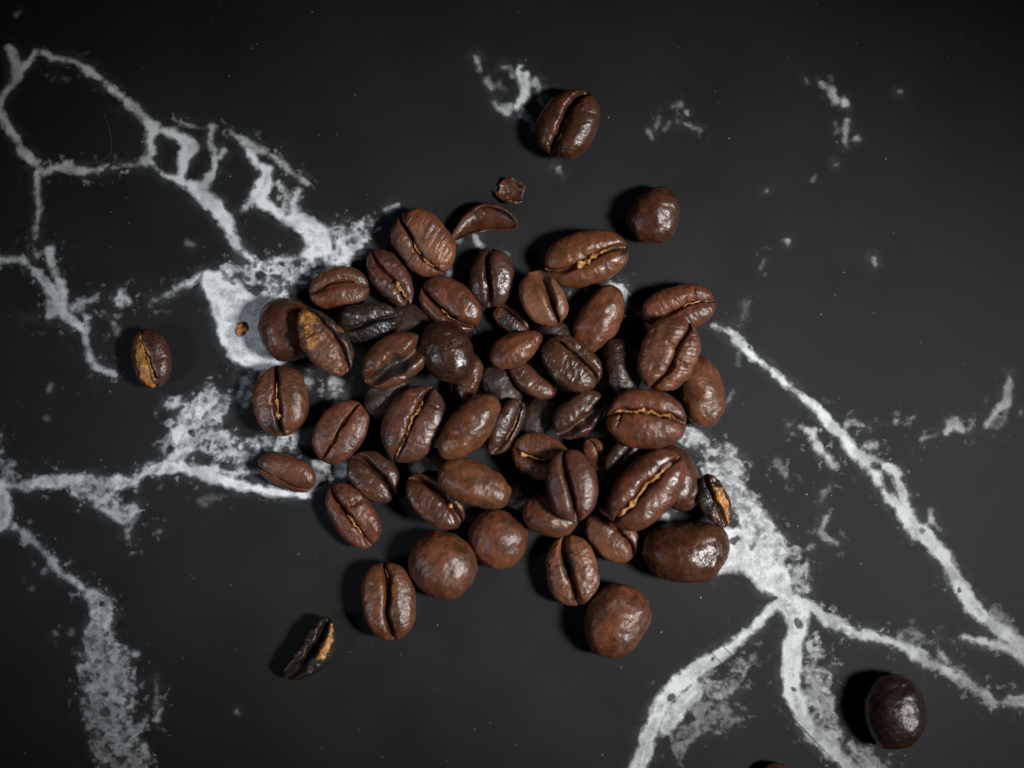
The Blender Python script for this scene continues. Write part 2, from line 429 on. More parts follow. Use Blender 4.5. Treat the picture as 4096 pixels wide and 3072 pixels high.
vein(R, [(1250, 1540, 44), (1340, 1610, 50), (1430, 1660, 40)], .5, .8)
vein(R, [(930, 710, 22), (1040, 770, 18), (1100, 820, 22), (1190, 870, 28), (1280, 910, 26), (1370, 920, 25), (1460, 950, 24), (1560, 990, 24), (1640, 1030, 38), (1670, 1080, 26)], .8, .3)
vein(R, [(1690, 1080, 20), (1770, 1105, 26), (1870, 1170, 25), (1970, 1230, 30), (2060, 1300, 28), (2150, 1280, 30), (2300, 1320, 34)], .66, .45)
vein(R, [(1735, 955, 7), (1740, 1010, 10), (1790, 1080, 14)], .6, .1)
vein(R, [(1520, 940, 24), (1640, 940, 26), (1680, 980, 20)], .25, .7)
vein(R, [(1480, 160, 32), (1540, 235, 38), (1590, 310, 36), (1680, 390, 36), (1760, 490, 36), (1820, 580, 32), (1870, 660, 38), (1910, 745, 46), (1990, 820, 36), (2100, 905, 38), (2212, 1010, 46), (2320, 1110, 46)], .85, .07)
vein(R, [(1880, 935, 10), (1980, 960, 20), (2100, 990, 26), (2212, 1040, 30)], .75, .2)
vein(R, [(2040, 800, 26), (2100, 850, 30)], .3, .6); vein(R, [(1770, 560, 16), (1790, 640, 10)], .3, .6)
vein(R, [(1690, 230, 8), (1700, 290, 10), (1750, 350, 6)], .55); vein(R, [(1660, 320, 10)], .6)
vein(R, [(1120, 270, 9), (1090, 340, 14), (1120, 390, 9), (1180, 415, 13)], .48, .2)
vein(R, [(1030, 432, 12)], .42); vein(R, [(1130, 110, 9), (1100, 130, 10), (1095, 180, 9)], .24, .3)
# long right vein
vein(S, [(240, 160, 4), (300, 185, 7), (350, 190, 22), (390, 250, 22), (450, 310, 17), (520, 380, 12), (600, 430, 13), (680, 510, 17), (760, 580, 15), (840, 640, 14), (910, 700, 22), (970, 765, 32), (1030, 830, 34), (1090, 900, 32), (1150, 970, 38), (1220, 1030, 36)], .95, .08)
vein(S, [(1200, 1030, 30), (1270, 1100, 26), (1310, 1190, 18), (1360, 1260, 24), (1430, 1330, 36)], .85, .1)
vein(S, [(1230, 1000, 24), (1310, 1030, 16), (1400, 1100, 28), (1430, 1190, 28), (1450, 1290, 40), (1490, 1400, 46), (1540, 1470, 44)], .85, .25)
vein(S, [(805, 810, 10), (870, 845, 26), (890, 910, 30), (950, 985, 22), (1005, 1050, 9)], .72, .4)
vein(S, [(1080, 790, 14), (1140, 780, 12), (1220, 810, 12)], .45, .6); vein(S, [(1150, 950, 22), (1200, 930, 14), (1270, 925, 11)], .6, .4)
vein(S, [(1395, 775, 12), (1415, 725, 8)], .35, .2); vein(S, [(1480, 755, 8), (1520, 740, 7)], .25, .3); vein(S, [(735, 795, 12)], .3, .4)
vein(S, [(1570, 880, 12), (1660, 850, 13)], .36, .3); vein(S, [(1720, 840, 12), (1740, 790, 20), (1775, 765, 12), (1820, 820, 12)], .55, .3)
vein(S, [(1870, 815, 14), (1900, 760, 9)], .4, .3); vein(S, [(1970, 805, 12), (2030, 715, 18), (2090, 660, 24), (2112, 590, 16), (2118, 500, 7), (2125, 450, 4)], .55, .1)
vein(S, [(2030, 780, 30), (2090, 740, 26)], .18, .6); vein(S, [(2190, 715, 12)], .3)
vein(S, [(640, 1030, 18), (670, 1060, 12), (710, 1110, 8)], .3, .5)
vein(S, [(470, 0, 7), (440, 80, 8), (405, 170, 5)], .2, .3); vein(S, [(405, 330, 4), (400, 420, 4)], .2); vein(S, [(370, 580, 5), (320, 660, 9)], .35)
vein(S, [(60, 850, 50), (150, 880, 46), (230, 960, 60), (330, 1010, 70), (400, 1060, 60)], .62, .75)
vein(S, [(60, 830, 26), (120, 850, 22)], .85, .3); vein(S, [(300, 1080, 60), (390, 1150, 60), (430, 1230, 60)], .78, .6)
# upper middle and right flecks
vein(T, [(435, 320, 30), (490, 430, 36), (530, 550, 26)], .62); vein(T, [(670, 770, 22), (730, 900, 16)], .5); vein(T, [(880, 830, 28), (980, 940, 14)], .22)
vein(T, [(930, 520, 34), (1070, 540, 34), (1110, 680, 22)], .42, .1)
vein(T, [(1235, 540, 40), (1200, 660, 50), (1260, 790, 50), (1330, 900, 60), (1350, 1000, 70), (1300, 1080, 60), (1200, 1220, 46), (1290, 1300, 40), (1275, 1400, 34)], .85, .05)
vein(T, [(1345, 680, 48), (1350, 850, 60)], .9)
vein(T, [(1510, 740, 46), (1470, 820, 34), (1580, 860, 30), (1570, 950, 40), (1600, 1100, 42), (1640, 1200, 34)], .62, .1)
vein(T, [(790, 1120, 22), (870, 1230, 50), (960, 1300, 44), (1030, 1360, 40)], .55, .1); vein(T, [(1060, 1210, 34), (1000, 1290, 30)], .45)
vein(T, [(1660, 1000, 50), (1690, 1060, 30)], .2, .3); vein(T, [(1380, 1420, 20), (1450, 1520, 22), (1460, 1650, 20)], .16)
vein(W, [(1520, 120, 12), (1545, 160, 7)], .35); vein(W, [(1625, 150, 18), (1700, 210, 18), (1735, 280, 20)], .7, .1); vein(W, [(1798, 265, 12), (1805, 310, 24)], .8)
vein(W, [(1820, 430, 16), (1810, 490, 13), (1808, 580, 13), (1815, 615, 10)], .58, .1); vein(W, [(1735, 440, 7), (1745, 520, 11)], .24); vein(W, [(1888, 560, 16)], .5); vein(W, [(1690, 105, 14)], .25)
vein(W, [(425, 420, 13), (412, 500, 9)], .3, .1); vein(W, [(362, 510, 11), (380, 545, 9)], .28); vein(W, [(505, 440, 11), (480, 490, 6)], .26); vein(W, [(598, 435, 13), (650, 460, 8), (740, 500, 7)], .45, .2); vein(W, [(540, 330, 6), (585, 310, 10)], .3, .2)
vein(W, [(2015, 1450, 15), (2030, 1490, 15)], .75); vein(W, [(1210, 1450, 7), (1180, 1520, 10)], .26, .2); vein(W, [(1570, 860, 7), (1590, 835, 4)], .3)
vein(W, [(643, 370, 7)], .7); vein(W, [(1226, 946, 7)], .7); vein(W, [(1387, 1322, 7)], .75); vein(W, [(1742, 748, 7)], .6); vein(W, [(2208, 212, 9)], .7)
vein(D2, [(910, 1320, 34), (980, 1490, 40)], .7); vein(D2, [(610, 1370, 26)], .5); vein(D2, [(1400, 1600, 40), (1470, 1640, 30)], .6)
vein(B3, [(760, 770, 26), (880, 790, 44), (930, 880, 50), (940, 970, 36), (1040, 1060, 30), (1100, 1070, 26)], .62, .55); vein(B3, [(325, 870, 18)], .5); vein(B3, [(520, 820, 16)], .5)
vein(B2, [(670, 1080, 40)], .62, .2); vein(B2, [(780, 1090, 20)], .35); vein(B8, [(1300, 560, 26), (1320, 600, 22)], .62, .2)
vein(Frame(0, 0, 1), [(2237, 676, 9), (2239, 686, 10)], .7)
HOLES = A([(1495, 1090, 12), (1585, 1170, 18), (990, 900, 0), (905, 850, 0)]) + R([(900, 525, 17), (705, 440, 14), (640, 400, 10)]) + T([(1320, 810, 18)]) + H([(770, 1300, 20), (820, 1500, 18)]) + A([(1260, 1520, 12), (1315, 1535, 12), (1445, 1520, 26), (1430, 1600, 24)])


def build_table():
    def axis(lo, hi, step, out):
        core = np.arange(lo, hi + 1, step)
        pad = np.array([1.15 ** k for k in range(1, 60)]) * step * 4
        pad = np.cumsum(pad); pad = pad[pad < out]
        return np.concatenate([lo - pad[::-1], core, hi + pad])
    xs = axis(-2250, 2250, 8.0, 9000) * U
    ys = axis(-1720, 1720, 8.0, 9000) * U
    X, Y = np.meshgrid(xs, ys)
    pts = np.stack([X.ravel(), Y.ravel(), np.zeros(X.size)], 1)
    sx, sy = project(pts)
    F = np.full(len(sx), -200.0); ws = np.full(len(sx), 1e-9); wt = np.zeros(len(sx)); wp = np.zeros(len(sx))

    def comp(d_in, sel, tone, por):
        f = np.clip(d_in, -200, 120)
        F[sel] = np.maximum(F[sel], f)
        w = np.exp(np.clip(f, -60, 26) / 7.0)
        ws[sel] += w; wt[sel] += w * tone; wp[sel] += w * por

    for it in VEINS:
        if isinstance(it[0], str): continue
        pts_, tone, por = it
        pp = np.array(pts_)
        m = 130
        sel = np.where((sx > pp[:, 0].min() - m) & (sx < pp[:, 0].max() + m) & (sy > pp[:, 1].min() - m) & (sy < pp[:, 1].max() + m))[0]
        if not len(sel): continue
        best = np.full(len(sel), -1e9)
        px, py = sx[sel], sy[sel]
        if len(pp) == 1:
            best = pp[0, 2] - np.hypot(px - pp[0, 0], py - pp[0, 1])
        for a, b in zip(pp[:-1], pp[1:]):
            dx, dy = b[0] - a[0], b[1] - a[1]
            t = np.clip(((px - a[0]) * dx + (py - a[1]) * dy) / (dx * dx + dy * dy + 1e-9), 0, 1)
            best = np.maximum(best, a[2] + (b[2] - a[2]) * t - np.hypot(px - a[0] - t * dx, py - a[1] - t * dy))
        comp(best, sel, tone, por)
    for it in VEINS:
        if not isinstance(it[0], str): continue
        _, poly, tone, por = it
        pg = np.array(poly); m = 130
        sel = np.where((sx > pg[:, 0].min() - m) & (sx < pg[:, 0].max() + m) & (sy > pg[:, 1].min() - m) & (sy < pg[:, 1].max() + m))[0]
        px, py = sx[sel], sy[sel]
        d = np.full(len(sel), 1e9); ins = np.zeros(len(sel), bool)
        for a, b in zip(pg, np.roll(pg, -1, 0)):
            dx, dy = b - a
            t = np.clip(((px - a[0]) * dx + (py - a[1]) * dy) / (dx * dx + dy * dy), 0, 1)
            d = np.minimum(d, np.hypot(px - a[0] - t * dx, py - a[1] - t * dy))
            c = ((a[1] > py) != (b[1] > py)) & (px < (b[0] - a[0]) * (py - a[1]) / (b[1] - a[1] + 1e-12) + a[0])
            ins ^= c
        comp(np.where(ins, d, -d), sel, tone, por)
    for hx, hy, hr in HOLES:
        F[:] = np.minimum(F, np.hypot(sx - hx, sy - hy) * 1.0 - hr)
    # seams: signed distance to a line running down to the right
    ax, ay, bx, by = 2500.0, 2255.0, 3300.0, 3080.0
    ln = math.hypot(bx - ax, by - ay)
    sd = ((sx - ax) * (by - ay) - (sy - ay) * (bx - ax)) / ln
    al = ((sx - ax) * (bx - ax) + (sy - ay) * (by - ay)) / ln
    fade = sstep(-120, 60, al) * (0.55 + 0.45 * np.sin(al / 90.0) ** 2)
    ny, nx = X.shape
    idx = np.arange(nx * ny).reshape(ny, nx)
    faces = np.stack([idx[:-1, :-1], idx[:-1, 1:], idx[1:, 1:], idx[1:, :-1]], -1).reshape(-1, 4)
    s = 1000 * U
    o = link_mesh('table_top', pts / s, faces, MARBLE, attrs={'vein': F, 'porous': wp / ws, 'tone': wt / ws, 'seam': sd, 'seamfade': fade})
    o.scale = (s, s, s)
    o['kind'] = 'structure'
    o['label'] = 'matt black table top printed with white marble veins'


build_table()

# ------------------------------------------------------------------ coffee beans
VS = FW / 2212.0          # the measurements below were read off at 2212 across
NR, NP = 128, 112
COLS = dict(mid=(.078, .031, .0175, .40), light=(.105, .045, .026, .42), red=(.080, .029, .0175, .42), dark=(.042, .0175, .0115, .38),
            orange=(.084, .034, .0162, .40), black=(.017, .0115, .0095, .42), purple=(.060, .0245, .0195, .38), deep=(.052, .0205, .012, .36),
            gloss=(.028, .0125, .0085, .30))


def half_profile(P, t):
    pe = P.get('blunt', 2.25)
    return np.maximum(1 - np.abs(t) ** pe, 0) ** (1 / 2.05)


def crease_eta(P, t):
    e = P.get('cr', (0, 0, 0, 0)); sd = P.get('seed', 0)
    wob = P.get('wob', .055) * vnoise(t * 3.1, t * 0 + sd * 1.37, t * 0 + .5, sd) + P.get('wob', .055) * .4 * vnoise(t * 9.0, t * 0 + sd * 2.1, t * 0 + .5, sd + 1)
    return np.clip(e[0] + e[1] * t + e[2] * t * t + e[3] * np.sin(math.pi * t) + wob, -.85, .85)


def surf(P, t, phi, slot=True):
    """unit-length bean: x in [-1,1]; crease on +z"""
    asp, hr = P['asp'], P.get('hr', .66)
    r = half_profile(P, t)
    b = asp * (1 + P.get('egg', 0.0) * t)
    hb = asp * hr * 2 * P.get('hb', .56); ht = asp * hr * 2 * (1 - P.get('hb', .56))
    if P.get('round'): hb = ht = asp * hr
    eta = np.cos(phi); s = np.sin(phi)
    y = b * r * np.sign(eta) * np.abs(eta) ** P.get('sq', .93)
    z = np.where(s > 0, ht * r ** .85 * np.abs(s) ** P.get('flat', .74), -hb * r * np.abs(s) ** .96)
    ec = crease_eta(P, t)
    d = (y - b * r * ec)
    top = sstep(0.0, .45, s)
    ends = np.clip(r, 0, 1) ** .55
    lw, ld = P.get('lw', .16), P.get('ld', .055) * 1.15
    lip = ld * (np.exp(-(d / lw) ** 2)) * ends * top
    lobe = P.get('lobe', 0.0) * np.tanh(d / .12) * top * r
    sw = 1.25 * P.get('sw', .022) * (1 + P.get('swt', 0.0) * t)
    sw = np.maximum(sw * (1 + .55 * vnoise(t * 3.4, t * 0 + P.get('seed', 0) * .77, t * 0 + 7.5, P.get('seed', 0) + 2)), .008)
    sd = P.get('sd', .24)
    zs = z - lip + lobe
    if slot:
        cut = sd * np.exp(-np.abs(d / sw) ** 2.6) * np.minimum(ends, 1.0) * top
        zs = zs - np.minimum(cut, np.maximum(z + hb * r * .5, 0) + .02)
    bend = P.get('bend', 0.0)
    y = y + bend * asp * (t * t - .4)
    z2 = zs + P.get('arch', 0.0) * (t * t - .4)
    return t, y, z2, d, r


def bean_geo(P, seed):
    i = np.arange(1, NR)
    tt = -np.cos(math.pi * i / NR)
    tt = np.sign(tt) * np.abs(tt) ** 1.0
    s = (np.arange(NP) / NP) * 2 * math.pi - math.pi
    al = .30
    wp = s * (al + (1 - al) * (np.abs(s) / math.pi) ** 1.6)
    Tm, Sm = np.meshgrid(tt, wp, indexing='ij')
    phi0 = np.arccos(np.clip(np.sign(crease_eta(P, tt)) * np.abs(crease_eta(P, tt)) ** (1 / P.get('sq', .93)), -.98, .98))
    PH = phi0[:, None] + Sm
    x, y, z, d, r = surf(P, Tm, PH)
    V = np.stack([x, y, z], -1).reshape(-1, 3)
    ends = np.array([[v[0] for v in surf(P, np.array([q]), np.array([1.2]))[:3]] for q in (-1.0, 1.0)])
    V = np.concatenate([V, ends])
    dd = np.concatenate([d.ravel(), [0, 0]]); tv = np.concatenate([Tm.ravel(), [-1, 1]])
    eta = np.concatenate([np.cos(PH).ravel(), [0, 0]]); topm = np.concatenate([np.sin(PH).ravel(), [0, 0]])
    # radial lumps, wrinkles across the bean and cracks running out of the crease
    c = V.copy(); c[:, 1] -= 0
    n = c / (np.array([1.0, P['asp'], P['asp'] * P.get('hr', .66)]) ** 2); n /= np.linalg.norm(n, axis=1, keepdims=True) + 1e-9
    lump = P.get('lump', .05) * fbm(V[:, 0] * 1.7, V[:, 1] * 2.2, V[:, 2] * 2.2, seed, 3)
    wr = P.get('wr', .006) * .85
    wv = vnoise(V[:, 0] * 9 + V[:, 1] * P.get('wskew', 2.5), V[:, 1] * 2.2, V[:, 2] * 3.0, seed + 5)
    lump = lump - wr * (1 - np.abs(wv)) ** 3 + wr * .5
    wv2 = fbm(V[:, 0] * 9, V[:, 1] * 9, V[:, 2] * 9, seed + 9, 2)
    lump = lump + P.get('rough', .004) * wv2
    for (ct_, side, ln, wdt, dep) in P.get('cracks', ()):
        wdt = max(wdt, .034); m = np.exp(-((tv - ct_ - .25 * dd * P.get('ckskew', .5) - .02 * np.sin(dd * 40)) / wdt) ** 2) * sstep(ln, ln * .6, np.abs(dd)) * (np.sign(dd) == side) * sstep(0, .3, topm)
        lump = lump - dep * m
    gold = np.zeros(len(V)); char = np.zeros(len(V))
    jit = fbm(V[:, 0] * 5, V[:, 1] * 5, V[:, 2] * 5, seed + 31, 3)
    for key, arr in (('gold', gold), ('char', char)):
        for (t0, t1, e0, e1) in P.get(key, ()):
            w = sstep(t0 - .05, t0 + .05, tv + .22 * jit) * sstep(t1 + .05, t1 - .05, tv + .22 * jit)
            w = w * sstep(e0 - .06, e0 + .06, eta + .25 * jit) * sstep(e1 + .06, e1 - .06, eta + .25 * jit) * sstep(-.1, .1, topm)
            arr[:] = np.maximum(arr, w)
    if P.get('gold'):
        lump = lump + gold * (.020 + .05 * np.abs(fbm(V[:, 0] * 6, V[:, 1] * 8, V[:, 2] * 6, seed + 77, 3)))
    if P.get('char'):
        lump = lump + char * .012 * fbm(V[:, 0] * 9, V[:, 1] * 9, V[:, 2] * 9, seed + 78, 2)
    V = V + n * lump[:, None]
    idx = np.arange((NR - 1) * NP).reshape(NR - 1, NP)
    nx = np.roll(idx, -1, 1)
    q = np.stack([idx[:-1], idx[1:], nx[1:], nx[:-1]], -1).reshape(-1, 4)
    tri = np.concatenate([np.stack([q[:, 0], q[:, 1], q[:, 2]], 1), np.stack([q[:, 0], q[:, 2], q[:, 3]], 1)])
    a, b = len(V) - 2, len(V) - 1
    j = np.arange(NP); jn = (j + 1) % NP
    tri = np.concatenate([tri, np.stack([np.full(NP, a), idx[0, j], idx[0, jn]], 1), np.stack([np.full(NP, b), idx[-1, jn], idx[-1, j]], 1)])
    return V, tri[:, ::-1], gold, char


def skin_geo(P, C, seed):
    """crumpled strip of silverskin lying in the crease: C = (t0, t1, half width, lift, lumps)"""
    t0, t1, hw, lift, lm = C[:5]; hw *= 1.1
    n, k = 70, 14
    t = np.linspace(t0, t1, n)
    ec = crease_eta(P, t) + (C[5] if len(C) > 5 else 0.0)
    ph = np.arccos(np.clip(np.sign(ec) * np.abs(ec) ** (1 / P.get('sq', .93)), -.98, .98))
    x, y, z, d, r = surf(P, t, ph, slot=False)
    sd = P.get('sd', .24)
    z = z - lift * np.clip(r, 0, 1)
    tap = np.clip(np.minimum(t - t0, t1 - t) / .07, 0, 1) ** .5
    tap = tap * (0.62 + .45 * vnoise(t * 7, t * 0 + 3.3, t * 0, seed + 3))
    a = np.arange(k) / k * 2 * math.pi
    hwv = np.maximum(hw * tap, .0015)
    wob = hw * .4 * vnoise(t * 5, t * 0 + 9.1, t * 0, seed + 4) + hw * .12 * vnoise(t * 17, t * 0 + 2.1, t * 0, seed + 6)
    Yv = (y + wob)[:, None] + hwv[:, None] * np.cos(a)[None]
    Zv = (z + .5 * hw * vnoise(t * 9, t * 0, t * 0 + 5.5, seed + 5))[:, None] + hwv[:, None] * .55 * np.sin(a)[None]
    Xv = np.repeat(x[:, None], k, 1)
    nz = fbm(Xv * 9, Yv * 15, Zv * 15, seed + 8, 3)
    Zv = Zv + lm * hwv[:, None] * nz * 1.5
    Yv = Yv + lm * hwv[:, None] * vnoise(Xv * 11, Yv * 12, Zv * 12, seed + 12) * .8
    V = np.stack([Xv, Yv, Zv], -1).reshape(-1, 3)
    idx = np.arange(n * k).reshape(n, k); nx = np.roll(idx, -1, 1)
    q = np.stack([idx[:-1], idx[1:], nx[1:], nx[:-1]], -1).reshape(-1, 4)
    tri = np.concatenate([np.stack([q[:, 0], q[:, 1], q[:, 2]], 1), np.stack([q[:, 0], q[:, 2], q[:, 3]], 1)])
    m = len(V)
    V = np.concatenate([V, V[:k].mean(0, keepdims=True), V[-k:].mean(0, keepdims=True)])
    j = np.arange(k); jn = (j + 1) % k
    tri = np.concatenate([tri, np.stack([np.full(k, m), idx[0, j], idx[0, jn]], 1), np.stack([np.full(k, m + 1), idx[-1, jn], idx[-1, j]], 1)])
    return V, tri[:, ::-1]


def shell_geo(P, seed):
    """broken piece of shell: part of a hollow bean with a wall of real thickness"""
    n, k = 60, 60
    ta, tb = P['trange']; pa, pb = [math.radians(v) for v in P['prange']]
    u = np.linspace(0, 1, n); v = np.linspace(0, 1, k)
    Um, Vm = np.meshgrid(u, v, indexing='ij')
    ja = .10 * vnoise(Um * 5, Um * 0 + 1.7, Um * 0, seed + 1); jb = .10 * vnoise(Um * 5, Um * 0 + 8.7, Um * 0, seed + 2)
    Ph = (pa + ja * P.get('jag', 1)) * (1 - Vm) + (pb + jb * P.get('jag', 1)) * Vm
    Tm = ta + (tb - ta) * Um + .05 * P.get('jag', 1) * vnoise(Vm * 5, Vm * 0 + 4.1, Vm * 0, seed + 3) * (np.abs(Um - .5) * 2) ** 4
    Tm = np.clip(Tm, -.999, .999)
    th = P.get('wall', .05)

    def layer(sc_):
        r = np.sqrt(np.maximum(1 - Tm ** 2, 0.0))
        b = P['asp'] * sc_ * (1 + P.get('egg', 0) * Tm); h = P['asp'] * P.get('hr', .7) * sc_
        y = b * r * np.cos(Ph); z = h * r * np.sin(Ph)
        y = y + P.get('bend', 0) * P['asp'] * (Tm ** 2 - .4)
        q = np.stack([Tm * (.55 + .45 * sc_), y, z], -1)
        ln = np.linalg.norm(q, axis=-1, keepdims=True) + 1e-6
        return q + q / ln * (P.get('lump', .03) * fbm(q[..., 0] * 3, q[..., 1] * 4, q[..., 2] * 4, seed, 3))[..., None]
    o = layer(1.0).reshape(-1, 3); i = layer(1.0 - th / P['asp'] ).reshape(-1, 3)
    V = np.concatenate([o, i]); m = len(o)
    idx = np.arange(m).reshape(n, k)
    q = np.stack([idx[:-1, :-1], idx[1:, :-1], idx[1:, 1:], idx[:-1, 1:]], -1).reshape(-1, 4)
    fs = [q[:, ::-1], q + m]
    for e in (idx[0], idx[-1][::-1], idx[:, 0][::-1], idx[:, -1]):
        a, b = e[:-1], e[1:]
        fs.append(np.stack([a, b, b + m, a + m], 1)[:, ::-1])
    q = np.concatenate(fs)
    tri = np.concatenate([q[:, [0, 1, 2]], q[:, [0, 2, 3]]])
    gold = np.concatenate([np.zeros(m), np.full(m, P.get('inside_gold', 0.0))])
    return V, tri, gold, np.zeros(len(V))


HMN = (int(FW / 6), int(FH / 6) + 60)
HM = np.zeros((HMN[1], HMN[0]))      # height of what lies on the table so far, used to rest each bean on the ones below


def cells(V):
    cx = np.clip((V[:, 0] / U + FW / 2) / 6, 0, HMN[0] - 1).astype(int)
    cy = np.clip((FH / 2 - V[:, 1] / U) / 6 + 20, 0, HMN[1] - 1).astype(int)
    return cy * HMN[0] + cx


BEANS = []


def place(name, label, category, bbox, th, P, seed, roll=0., pitch=0., col='mid', skin=None, tol=.05, group=None, geo=bean_geo, z0=None, tint=None):
    P = dict(P)
    P.setdefault('asp', .72)
    rng = np.random.default_rng(seed * 7 + 1)
    P['seed'] = seed
    P['egg'] = P.get('egg', 0.0) + rng.normal(0, .045)
    P['bend'] = P.get('bend', 0.0) + rng.normal(0, .045)
    P['lobe'] = P.get('lobe', 0.0) + rng.normal(0, .012)
    P['blunt'] = P.get('blunt', 2.25 + rng.uniform(-.2, .35))
    x0, y0, x1, y1 = [v * VS for v in bbox]
    rot = (Matrix.Rotation(-math.radians(th), 3, 'Z') @ Matrix.Rotation(math.radians(pitch), 3, 'Y') @ Matrix.Rotation(math.radians(roll), 3, 'X'))
    Rm = np.array(rot)
    w, h = x1 - x0, y1 - y0
    axisal = abs(math.sin(2 * math.radians(th))) < .55
    half = max(w, h) / 2 * U
    for it in range(6 if axisal else 1):          # find the width that fills the measured box
        V, F, gold, char = geo(P, seed)
        Q = V @ Rm.T
        e = Q.max(0) - Q.min(0)
        if axisal:
            want = w / h; have = e[0] / e[1]
            horiz = abs(math.cos(math.radians(th))) > .7
            k = (have / want) ** (.9 if horiz else -.9)
            P['asp'] = float(np.clip(P['asp'] * np.clip(k, .8, 1.25), .3, 1.0))
    V, F, gold, char = geo(P, seed)
    Q = V @ Rm.T
    zc = 40 * VS * U
    pos = at((x0 + x1) / 2, (y0 + y1) / 2, zc)
    scl = half
    lift = 0.0
    for it in range(6):
        M = Q * scl
        zoff = -M[:, 2].min() + lift
        cur = M + np.array([pos[0], pos[1], zoff])
        sx, sy = project(cur)
        bw, bh = sx.max() - sx.min(), sy.max() - sy.min()
        f = math.sqrt((w * h) / (bw * bh)) if it < 5 else 1.0
        dx, dy = (x0 + x1) / 2 - (sx.max() + sx.min()) / 2, (y0 + y1) / 2 - (sy.max() + sy.min()) / 2
        pos = pos + np.array([dx * U, -dy * U, 0]) * .95
        scl *= f
        if it >= 2:      # rest on what lies below
            M = Q * scl + np.array([pos[0], pos[1], 0])
            ci = cells(M)
            low = np.full(HM.size, 1e9); np.minimum.at(low, ci, M[:, 2] - M[:, 2].min())
            ok = low < 1e8
            need = np.sort((HM.ravel()[ok] - low[ok]))[::-1]
            kk = min(int(len(need) * tol), len(need) - 1)
            lift = max(0.0, need[kk]) if z0 is None else z0 * VS * U
    M = Q * scl
    zoff = -M[:, 2].min() + lift
    top = M + np.array([pos[0], pos[1], zoff])
    np.maximum.at(HM.ravel(), cells(top), top[:, 2])
    root = None
    if skin:
        root = bpy.data.objects.new(name, None)
        root.empty_display_size = .003
        COL.objects.link(root)
    o = link_mesh('body' if skin else name, V * scl, F, BEAN, parent=root, attrs={'gold': gold, 'char': char})
    body = o
    o = root or o
    o.matrix_world = Matrix.Translation((pos[0], pos[1], zoff)) @ rot.to_4x4()
    c = COLS[col] if isinstance(col, str) else col
    body.color = (c[0] * 1.12, c[1] * 1.03, c[2] * .86, c[3] + .0)
    o['label'] = label; o['category'] = category
    if group: o['group'] = group
    if skin:
        for q, C in enumerate(skin if isinstance(skin, list) else [skin]):
            sv, sf = skin_geo(P, C, seed + 100 + q)
            so = link_mesh('silverskin', sv * scl, sf, SKIN, parent=o)
            so.color = (1, 1, 1, 1) if tint is None else tint
    BEANS.append((o, lift / (VS * U)))
    return o


GB = 'coffee beans heaped in the middle'
GL = 'coffee beans lying apart from the heap'

N_ = 'coffee_bean'
C_ = 'coffee bean'
smooth = dict(flat=.95, hr=.74, hb=.54, lump=.075, wr=.006, rough=.007, sd=.2)

# --- lying apart
place(N_, 'dark brown bean with wide open crease, topmost bean of the picture', C_, (1156, 192, 1297, 346), -60, dict(asp=.80, cr=(.07, .05, 0, .05), sw=.085, sd=.34, ld=.10, lw=.22, wr=.012, cracks=((.55, -1, .3, .03, .03),)), 1, roll=-14, col='deep', group=GL, skin=(-.55, .35, .03, .25, .9))
place(N_, 'round dark bean lying crease down, right of the topmost bean', C_, (1352, 402, 1469, 527), -62, dict(smooth, asp=.86, egg=-.08), 2, roll=180, col='deep', group=GL)
place(N_, 'small bean split open with golden skin, alone at far left', C_, (282, 710, 371, 839), 79, dict(asp=.66, cr=(-.10, .22, 0, .06), sw=.05, sd=.2, ld=.06, hr=.8, lump=.05, wr=.012, gold=((-.55, .95, -.62, .02),)), 3, roll=8, col='purple', group=GL, skin=[(-.9, .9, .055, .06, 1.5)])
place(N_, 'round dark bean with deep shade in its colour, at lower right', C_, (1866, 1456, 2004, 1619), 82, dict(smooth, asp=.84, egg=.06, wr=.012, rough=.012), 4, roll=176, col=(.014, .0070, .0048, .40), group=GL)  # base colour lowered to carry the shade of this corner
place(N_, 'bean cut off by the bottom edge of the picture', C_, (1640, 1648, 1722, 1716), 8, dict(asp=.74, cr=(0, 0, 0, .05), sw=.03), 5, col='deep', group=GL, skin=(-.6, .7, .04, .05, 1.2))
place('bean_shell', 'hollow curved piece of bean shell at the top of the heap', 'bean shell', (974, 437, 1119, 521), -14, dict(asp=.44, hr=.80, trange=(-.995, .93), prange=(196, 408), wall=.045, bend=-1.0, lump=.035, egg=.22, jag=1.6), 6, col='deep', geo=shell_geo)
place('bean_fragment', 'small triangular bean fragment above the hollow shell', 'bean fragment', (1067, 385, 1138, 439), 20, dict(asp=.80, hr=.62, trange=(-.85, .75), prange=(150, 345), wall=.16, lump=.10, jag=3.2), 7, roll=12, pitch=-14, col='mid', geo=shell_geo)
place('bean_fragment', 'burnt black crescent fragment with golden inside, lower left of the heap', 'bean fragment', (614, 1328, 723, 1473), -56, dict(asp=.46, bend=.42, cr=(.10, 0, 0, 0), sw=.10, sd=.30, ld=.08, hr=.9, lump=.10, wr=.02, gold=((-.1, .92, -.78, -.36),), char=((-.5, .95, -.2, .35),)), 8, col='black')

